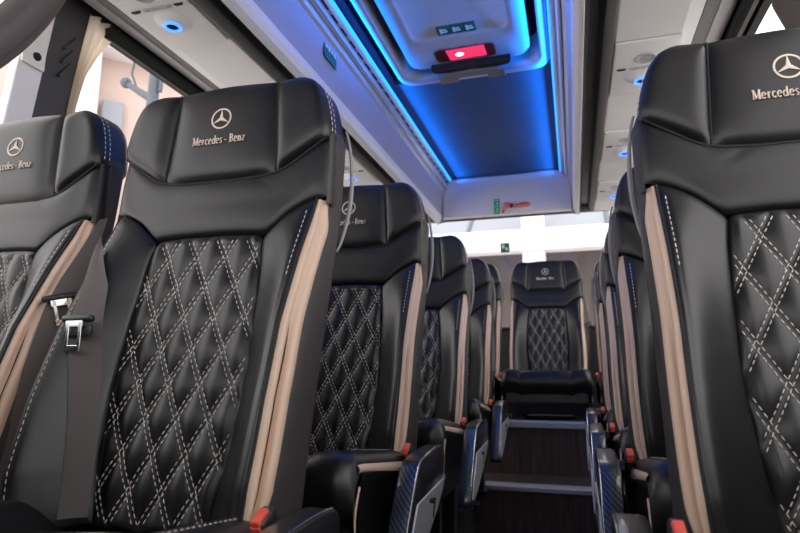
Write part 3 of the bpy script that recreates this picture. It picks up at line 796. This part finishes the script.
# roof hatch
root = empty('roof_hatch', (XC + .025, 1.62, 1.22), 'grey emergency roof hatch washed in blue light, in the middle of the ceiling', 'roof hatch')
L = -root.location; HX = XC + .025
def rrect(x0, x1, y0, y1, r, n=7):
    out = []
    for cx, cy, a0 in ((x1 - r, y1 - r, 0), (x0 + r, y1 - r, 90), (x0 + r, y0 + r, 180), (x1 - r, y0 + r, 270)):
        for k in range(n): a = math.radians(a0 + 90 * k / (n - 1)); out.append((cx + r * cos(a), cy + r * sin(a)))
    return out
def rings(mb, lst):
    mb.grid([[(x, y, z) for x, y in l] for l, z in lst], closed_u=True)
mb = MB(); a = .316
rings(mb, [(rrect(HX - a, HX + a, HY0, 2.30, .07), 1.236), (rrect(HX - a, HX + a, HY0, 2.30, .07), 1.222), (rrect(HX - a + .006, HX + a - .006, HY0 + .006, 2.294, .068), 1.213), (rrect(HX - a + .03, HX + a - .03, HY0 + .03, 2.255, .062), 1.213), (rrect(HX - a + .036, HX + a - .036, HY0 + .036, 2.248, .06), 1.222), (rrect(HX - a + .04, HX + a - .04, HY0 + .04, 2.244, .06), 1.33)])
mb.build('hatch_rim', M['hatchrim'], root, L)
mb = MB(); mb.box((HX, (HY0 + 2.25) / 2, 1.335), (.57, 2.25 - HY0, .01)); mb.build('gap_shade', M['black'], root, L)['label'] = 'black sheet as the shadow in the gap around the hatch plate'  # matt black sheet in the recess; the gap's shadow is in its colour
mb = MB(); b = .245; PY = 2.19
q = .185
rings(mb, [(rrect(HX - b, HX + b, HY0 + .07, PY, .06), 1.32), (rrect(HX - b, HX + b, HY0 + .07, PY, .06), 1.235), (rrect(HX - b + .008, HX + b - .008, HY0 + .078, PY - .008, .056), 1.222), (rrect(HX - q, HX + q, HY0 + .14, 1.985, .05), 1.219), (rrect(HX - q + .008, HX + q - .008, HY0 + .148, 1.977, .046), 1.226), (rrect(HX - q + .012, HX + q - .012, HY0 + .152, 1.973, .044), 1.236), (rrect(HX - .03, HX + .03, 1.4, 1.8, .02), 1.236)])
mb.add([(x, y, 1.236) for x, y in rrect(HX - .03, HX + .03, 1.4, 1.8, .02)], [tuple(range(28))]); mb.build('hatch_plate', M['hatch'], root, L)
mb = MB(); rings(mb, [(rrect(-.472, -.236, 2.045, 2.140, .02), 1.216), (rrect(-.468, -.240, 2.049, 2.136, .018), 1.2165), (rrect(-.466, -.242, 2.051, 2.134, .016), 1.219)])
mb.add([(x, y, 1.2188) for x, y in rrect(-.466, -.242, 2.051, 2.134, .016)], [tuple(range(28))]); lw = mb.build('lamp_housing', M['darkred'], root, L)
mb = MB(); mb.prism([(-.425, 2.056), (-.275, 2.052), (-.272, 2.128), (-.418, 2.132)], 'z', 1.2135, 1.2182, .003)
mb.build('lamp_lens', M['redlens'], lw)['label'] = 'pink red lamp lens'
mb = MB(); bm = bmesh.new(); bmesh.ops.create_uvsphere(bm, u_segments=16, v_segments=10, radius=1)
for v in bm.verts: v.co = Vector((v.co.x * .016, v.co.y * .011, v.co.z * .004))
mb.bm(bm, (-.375, 2.09, 1.2128), None, True); mb.build('bulb', M['lampbulb'], lw)['label'] = 'bright lamp spot'
mb = MB()
for k in range(3):
    x0 = -.432 + k * .0485; mb.box((x0 + .0225, 1.945, 1.234), (.046, .058, .004), .001)
st = mb.build('sticker', M['green'], root, L); st['label'] = 'dark green pictogram sticker'
for k in range(3):
    mb = MB(); x0 = -.4095 + k * .0485
    mb.box((x0 - .008, 1.945, 1.2315), (.008, .03, .002)); mb.box((x0 + .005, 1.952, 1.2315), (.022, .007, .002)); mb.box((x0 + .003, 1.938, 1.2315), (.020, .006, .002))
    mb.build('pictogram', M['stickwhite'], st)
mb = MB(); mb.prism([(-.506, 2.157), (-.50, 2.176), (-.478, 2.185), (-.215, 2.185), (-.19, 2.176), (-.183, 2.157)], 'z', 1.192, 1.226, .004)
hd = mb.build('handle', M['black'], root, L); hd['label'] = 'black hatch handle'
mb = MB(); mb.prism([(-.485, 2.255), (-.485, 2.205), (-.45, 2.19), (-.345, 2.178), (-.24, 2.19), (-.215, 2.205), (-.215, 2.255), (-.285, 2.255), (-.285, 2.222), (-.405, 2.222), (-.405, 2.255)], 'z', 1.182, 1.200, .003)
mb.build('grip', M['midtrim'], hd)['label'] = 'grey hatch grip'
# exit sticker on the left fascia
root = empty('sticker', (X(.409, -1) - .0, 1.765, 1.10), 'small green and black exit sticker on the left overhead fascia', 'sticker')
R_ = Matrix.Rotation(-.075, 3, 'Y')
mb = MB(); mb.box((.002, 0, 0), (.003, .11, .066), .001, R_); mb.build('backing', M['green'], root)
for k in range(4):
    mb = MB(); mb.box((.0045, -.036 + .024 * k, .012), (.002, .014, .018 if k % 2 else .012), 0, R_); mb.build('pictogram', M['stickwhite'], root)
mb = MB(); mb.box((.0035, 0, -.018), (.002, .08, .012), 0, R_); mb.build('lettering', M['stickwhite'], root)

# walls, windows
def wallx(z): return 1.035 - .15 * max(0, z - .05)      # distance from the centre line
for s in (-1, 1):
    mb = MB(); sg = s
    def quad(y0, y1, z0, z1, t=.04):
        mb.prism([(X(wallx(z0), sg), z0), (X(wallx(z1), sg), z1), (X(wallx(z1) + t, sg), z1), (X(wallx(z0) + t, sg), z0)], 'y', y0, y1, .004)
    quad(-.9, 4.36, -.82, .05); quad(-.9, 4.36, .05, .12, .06)
    quad(-.9, 4.36, .985, 1.36)
    struct(mb, 'wall_' + SIDE[s], M['darktrim'])
    mb = MB()
    if s < 0: spans = [(1.09, 1.195, 'pillar')]
    else: spans = [(1.30, 1.44, 'pillar')]
    for yy in ((2.72, 2.86), (4.2, 4.36), (-.35, -.22)): spans.append((*yy, 'post'))
    for a_, b_, nm in spans: quad(a_, b_, .10, 1.0, .05)
    if s < 0:
        for k in range(3):
            zz = .875 - .038 * k; xx = X(wallx(zz), s)
            R_ = Matrix.Rotation(1.0, 3, 'X')
            mb.box((xx + .003, 1.15, zz), (.012, .060, .006), .002, R_)
    struct(mb, 'trim_4' if s < 0 else 'trim_5', M['pillar'])
    # glass
    n = 1 if s < 0 else 2
    fr = MB()
    for yy in (-.9, 4.2):
        pass
    for z0, z1 in ((.10, .125), (.965, .99)):
        fr.prism([(X(wallx(z0) + .012, s), z0), (X(wallx(z1) + .012, s), z1), (X(wallx(z1) + .035, s), z1), (X(wallx(z0) + .035, s), z0)], 'y', -.9, 4.3)
    f = struct(fr, 'window_%d' % n, M['black'])
    g = MB(); g.add([(X(wallx(.1) + .03, s), -.9, .1), (X(wallx(.1) + .03, s), 4.3, .1), (X(wallx(.99) + .03, s), 4.3, .99), (X(wallx(.99) + .03, s), -.9, .99)], [(0, 1, 2, 3)], False)
    g.build('pane', M['glass'], f)
    # roller shade cassette at the window top
    y0 = 1.235 if s < 0 else .9
    mb = MB(); mb.prism([(X(.852, s), .968), (X(.853, s), .945), (X(.866, s), .936), (X(.884, s), .94), (X(.886, s), .968)], 'y', y0, 3.6, .002)
    mb.tube([(X(.868, s), y0, .938), (X(.868, s), 3.6, .938)], .006, 8)
    tag(mb.build('roller_shade', M['shade']), 'dark rolled window shade cassette along the top of the %s window' % SIDE[s], 'window shade', 'rolled window shades')
# white upright ahead of the left pillar, with a screw
mb = MB(); mb.prism([(X(wallx(z) - .012 + dx, -1), z) for z, dx in ((.12, 0), (.99, 0), (.99, .03), (.12, .03))], 'y', 1.015, 1.086, .004)
wp = tag(mb.build('belt_pillar_cover', M['whitepost']), 'narrow white upright with a dark screw left of the dark window pillar', 'upright')
zz = .785
mb = MB(); mb.lathe([(0, .010), (.010, .008), (.012, 0)], (X(wallx(zz) - .014, -1), 1.056, zz), 'x', 16); mb.build('screw', M['black'], wp)['label'] = 'dark screw head'
mb = MB(); mb.box((X(wallx(zz) - .014, -1), 1.050, zz), (.006, .066, .06), .003); mb.build('plate', M['whitepost'], wp)

# curtains
def cloth(rows_fn, n, m, thick=.003):
    mb = MB(); A = [[rows_fn(i / (n - 1), j / (m - 1)) for j in range(m)] for i in range(n)]
    mb.grid(A)
    return mb
def cream(u, v):     # u down, v from the pillar outwards
    z = lerp(.985, .10, u); wid = interp([(0, .105), (.05, .085), (.12, .05), (.2, .022), (.3, .012), (.5, .02), (1, .04)], u)
    y = 1.185 + wid * v; x = X(wallx(z) - .012 + .010 * sin(v * 19 + u * 3) - .008 * u * 0, -1)
    return (x, y, z)
tag(cloth(cream, 50, 40).build('curtain', M['cream']), 'cream curtain gathered at the right edge of the dark left window pillar', 'curtain')
def swag(path, x, s, wid, seed):
    mb = MB(); rows = []; P = poly(path, 60)
    for i, p in enumerate(P):
        t = i / 59; d = (P[min(59, i + 1)] - P[max(0, i - 1)]).normalized(); ny, nz = -d.y, d.x
        row = []
        for k in range(40):
            a = 2 * pi * k / 40; r = wid * (.55 + .05 * cos(5 * a + 2 * t + seed) + .025 * cos(9 * a)) * (.55 + .45 * sstep(t * 2.2))
            row.append((x - s * .15 * max(0, .8 - p.y) + s * r * .55 * cos(a), p.x + ny * r * sin(a), p.y + nz * r * sin(a)))
        rows.append(row)
    mb.grid(rows, closed_u=True); mb.add(rows[0], [tuple(range(40))]); mb.add(rows[-1], [tuple(range(39, -1, -1))])
    return mb
tag(swag([(.50, .14), (.56, .28), (.66, .43), (.75, .55), (.857, .70), (.915, .81), (.965, .925)], -1.14, 1, .078, 0).build('curtain', M['drape']), 'dark grey-brown gathered drape cutting across the top left corner', 'curtain')
tag(swag([(1.02, .14), (1.08, .28), (1.18, .45), (1.30, .64), (1.395, .77), (1.45, .85), (1.50, .93)], .562, -1, .15, 1.4).build('curtain', M['drape']), 'dark gathered drape at the top right corner above the right headrest', 'curtain')

mb = MB(); mb.box((XC, -1.0, -.22), (2.12, .05, 1.3)); mb.box((XC, -1.0, 1.28), (2.12, .05, .3))  # unseen front wall added to block low light; sill set high for that
for s in (-1, 1): mb.box((X(1.0, s), -1.0, .6), (.14, .05, 1.3))
struct(mb, 'wall_front', M['darktrim'])
# unseen low partitions, added ahead of the first row to darken the lower seats
mb = MB(); mb.box(((-1.41 - .42) / 2, .10, -.17), (.99, .03, .86), .008); struct(mb, 'shade_panel_left', M['darktrim'])
mb = MB(); mb.box(((.65 + .17) / 2, .10, -.17), (.48, .03, .86), .008); struct(mb, 'shade_panel_right', M['darktrim'])
# rear wall and window
mb = MB(); mb.box((XC, 4.33, .0), (2.1, .05, .56)); mb.box((XC, 4.33, 1.25), (2.1, .05, .24))
for s in (-1, 1): mb.box((X(.95, s), 4.33, .7), (.14, .05, 1.0))
struct(mb, 'wall_rear', M['darktrim'])
mb = MB()
for s in (-1, 1): mb.box((X(.87, s), 4.315, .7), (.03, .03, .88), .004)
mb.box((XC, 4.315, .275), (1.75, .03, .025), .004); mb.box((XC, 4.315, 1.125), (1.75, .03, .025), .004)
f = struct(mb, 'window_3', M['black'])
g = MB(); g.add([(X(.87, -1), 4.325, .27), (X(.87, 1), 4.325, .27), (X(.87, 1), 4.325, 1.13), (X(.87, -1), 4.325, 1.13)], [(0, 1, 2, 3)], False); g.build('pane', M['glass'], f)
mb = MB(); mb.box((-.457, 4.308, .88), (.066, .003, .072), .001); root = mb.build('sticker', M['green'], None)
tag(root, 'green square sticker on the rear window, left of the white post', 'sticker')
mb = MB(); mb.box((-.47, 4.3055, .89), (.02, .002, .03)); mb.build('pictogram', M['stickwhite'], root)
mb = MB(); mb.box((-.445, 4.3055, .87), (.016, .002, .02)); mb.build('pictogram', M['stickwhite'], root)

# ------------------------------------------------------------------ outside
GZ = -1.35
mb = MB(); mb.box((0, 10, GZ - .05), (60, 60, .1)); o = mb.build('floor_outside', M['asphalt']); o.name = 'ground'; o['kind'] = 'structure'
# depot hall behind the coach
root = empty('depot_building', (0, 9.5, GZ), 'bright white depot hall seen blurred through the rear window', 'building')
L = -root.location
mb = MB(); mb.box((-.2, 9.0, 1.92), (7, .3, .34), .02); mb.build('beam', M['whitewash'], root, L)
for x in (-3.4, -.52, 3.1):
    mb = MB(); mb.box((x, 9.1, 1.4), (.34, .34, 5.6), .02); mb.build('column', M['whitewash'], root, L)
mb = MB()
mb.grid([[(-3.6 + 7.2 * i / 20, 9.3 + 5 * j / 10, 2.14 + 2.4 * sin(pi / 2 * j / 10)) for i in range(21)] for j in range(11)]); mb.build('roof', M['hallroof'], root, L)
for x in (-2.6, -1.6, .6, 1.6):
    mb = MB(); mb.tube([(x + .5 * (j / 10) ** 2, 9.25 + 5 * j / 10, 2.11 + 2.4 * sin(pi / 2 * j / 10)) for j in range(11)], .035, 8); mb.build('roof_rib', M['lampgrey'], root, L)
mb = MB(); mb.box((0, 10.6, .38), (7.2, .2, 3.46)); mb.build('wall', M['hallgrey'], root, L)
mb = MB(); mb.box((1.6, 10.45, .95), (2.4, .1, .5), .02); mb.build('window', M['whitewash'], root, L)
# building beside the coach on the left
def side_building(name, ang, dist, cat_label, w, beam_z):
    d = Vector((sin(ang), cos(ang), 0)); root = empty(name, (d.x * dist, d.y * dist, GZ), cat_label, 'building')
    root.rotation_euler = (0, 0, -ang)
    mb = MB(); mb.box((0, 0, 4.5), (w, .3, 9)); mb.build('wall', M['peach'], root)
    mb = MB(); mb.box((0, -.3, beam_z), (w, .4, .5), .03); mb.build('ledge', M['whitewash'], root)
    for x in (-.25, 2.2):
        mb = MB(); mb.box((x, -.35, 4.4), (.36, .4, 8.8), .02); mb.build('column', M['whitewash'], root)
    mb = MB()
    for k in range(3): mb.box((-.9 + .5 * k, -.2, beam_z - 1.6), (.25, .15, 1.5), .02)
    mb.build('pipes', M['hallroof'], root)
    return root
side_building('terrace_building', -math.radians(45), 8.0, 'pale peach building with a white ledge outside the left window', 7, 5.5)
side_building('terrace_building', math.radians(42), 9, 'overexposed pale building outside the right window', 5, 5.2)
# lamp / mirror arm outside the left window
d = 3.4
def P3(u, zz, k=d): return (u * k, k, zz * k)
root = empty('lamp_post', (-.868 * d, d, GZ), 'blue-grey post with a ball-ended arm and hooked bracket outside the left window', 'post')
L = -root.location
mb = MB(); mb.tube([P3(-.868, GZ / d), P3(-.868, .56), P3(-.866, .68)], [.045, .045, .035], 12); mb.build('pole', M['lampgrey'], root, L)
mb = MB(); mb.tube([P3(-.940, .632), P3(-.875, .588)], [.022, .03], 10); bm = bmesh.new(); bmesh.ops.create_uvsphere(bm, u_segments=16, v_segments=12, radius=.042); mb.bm(bm, P3(-.944, .635), None, True); mb.build('arm', M['lampgrey'], root, L)
mb = MB(); mb.tube([P3(-.905, .60), P3(-.93, .655), P3(-.925, .685), P3(-.90, .692), P3(-.88, .68)], .009, 8); mb.tube([P3(-.85, .60), P3(-.845, .66), P3(-.83, .665), P3(-.825, .64)], .016, 8); mb.build('hook', M['lampgrey'], root, L)
mb = MB(); mb.box(P3(-.875, .70), (.16, .12, .07), .02); mb.tube([P3(-.93, .76), P3(-.90, .71)], [.02, .03], 8); mb.build('bracket', M['lampgrey'], root, L)

# ------------------------------------------------------------------ light and camera
w = bpy.data.worlds.new('World'); SC.world = w; w.use_nodes = True
nt = w.node_tree; bg = nt.nodes['Background']
bg.inputs[0].default_value = (1.0, .965, .945, 1); bg.inputs[1].default_value = 1.6

cam = bpy.data.cameras.new('Camera'); co = bpy.data.objects.new('Camera', cam); COL.objects.link(co); SC.camera = co
cam.sensor_width = 36; cam.lens = 581.2 / 800 * 36; cam.clip_start = .02
cam.dof.use_dof = True; cam.dof.focus_distance = 1.15; cam.dof.aperture_fstop = 5.6
co.location = (0, 0, 0)
co.rotation_euler = (math.radians(90 + 9.8284), 0, math.radians(16.5065))
SC.view_settings.view_transform = 'Standard'; SC.view_settings.look = 'None'; SC.view_settings.gamma = 1
SC.view_settings.use_curve_mapping = False
SC.view_settings.exposure = 1.05
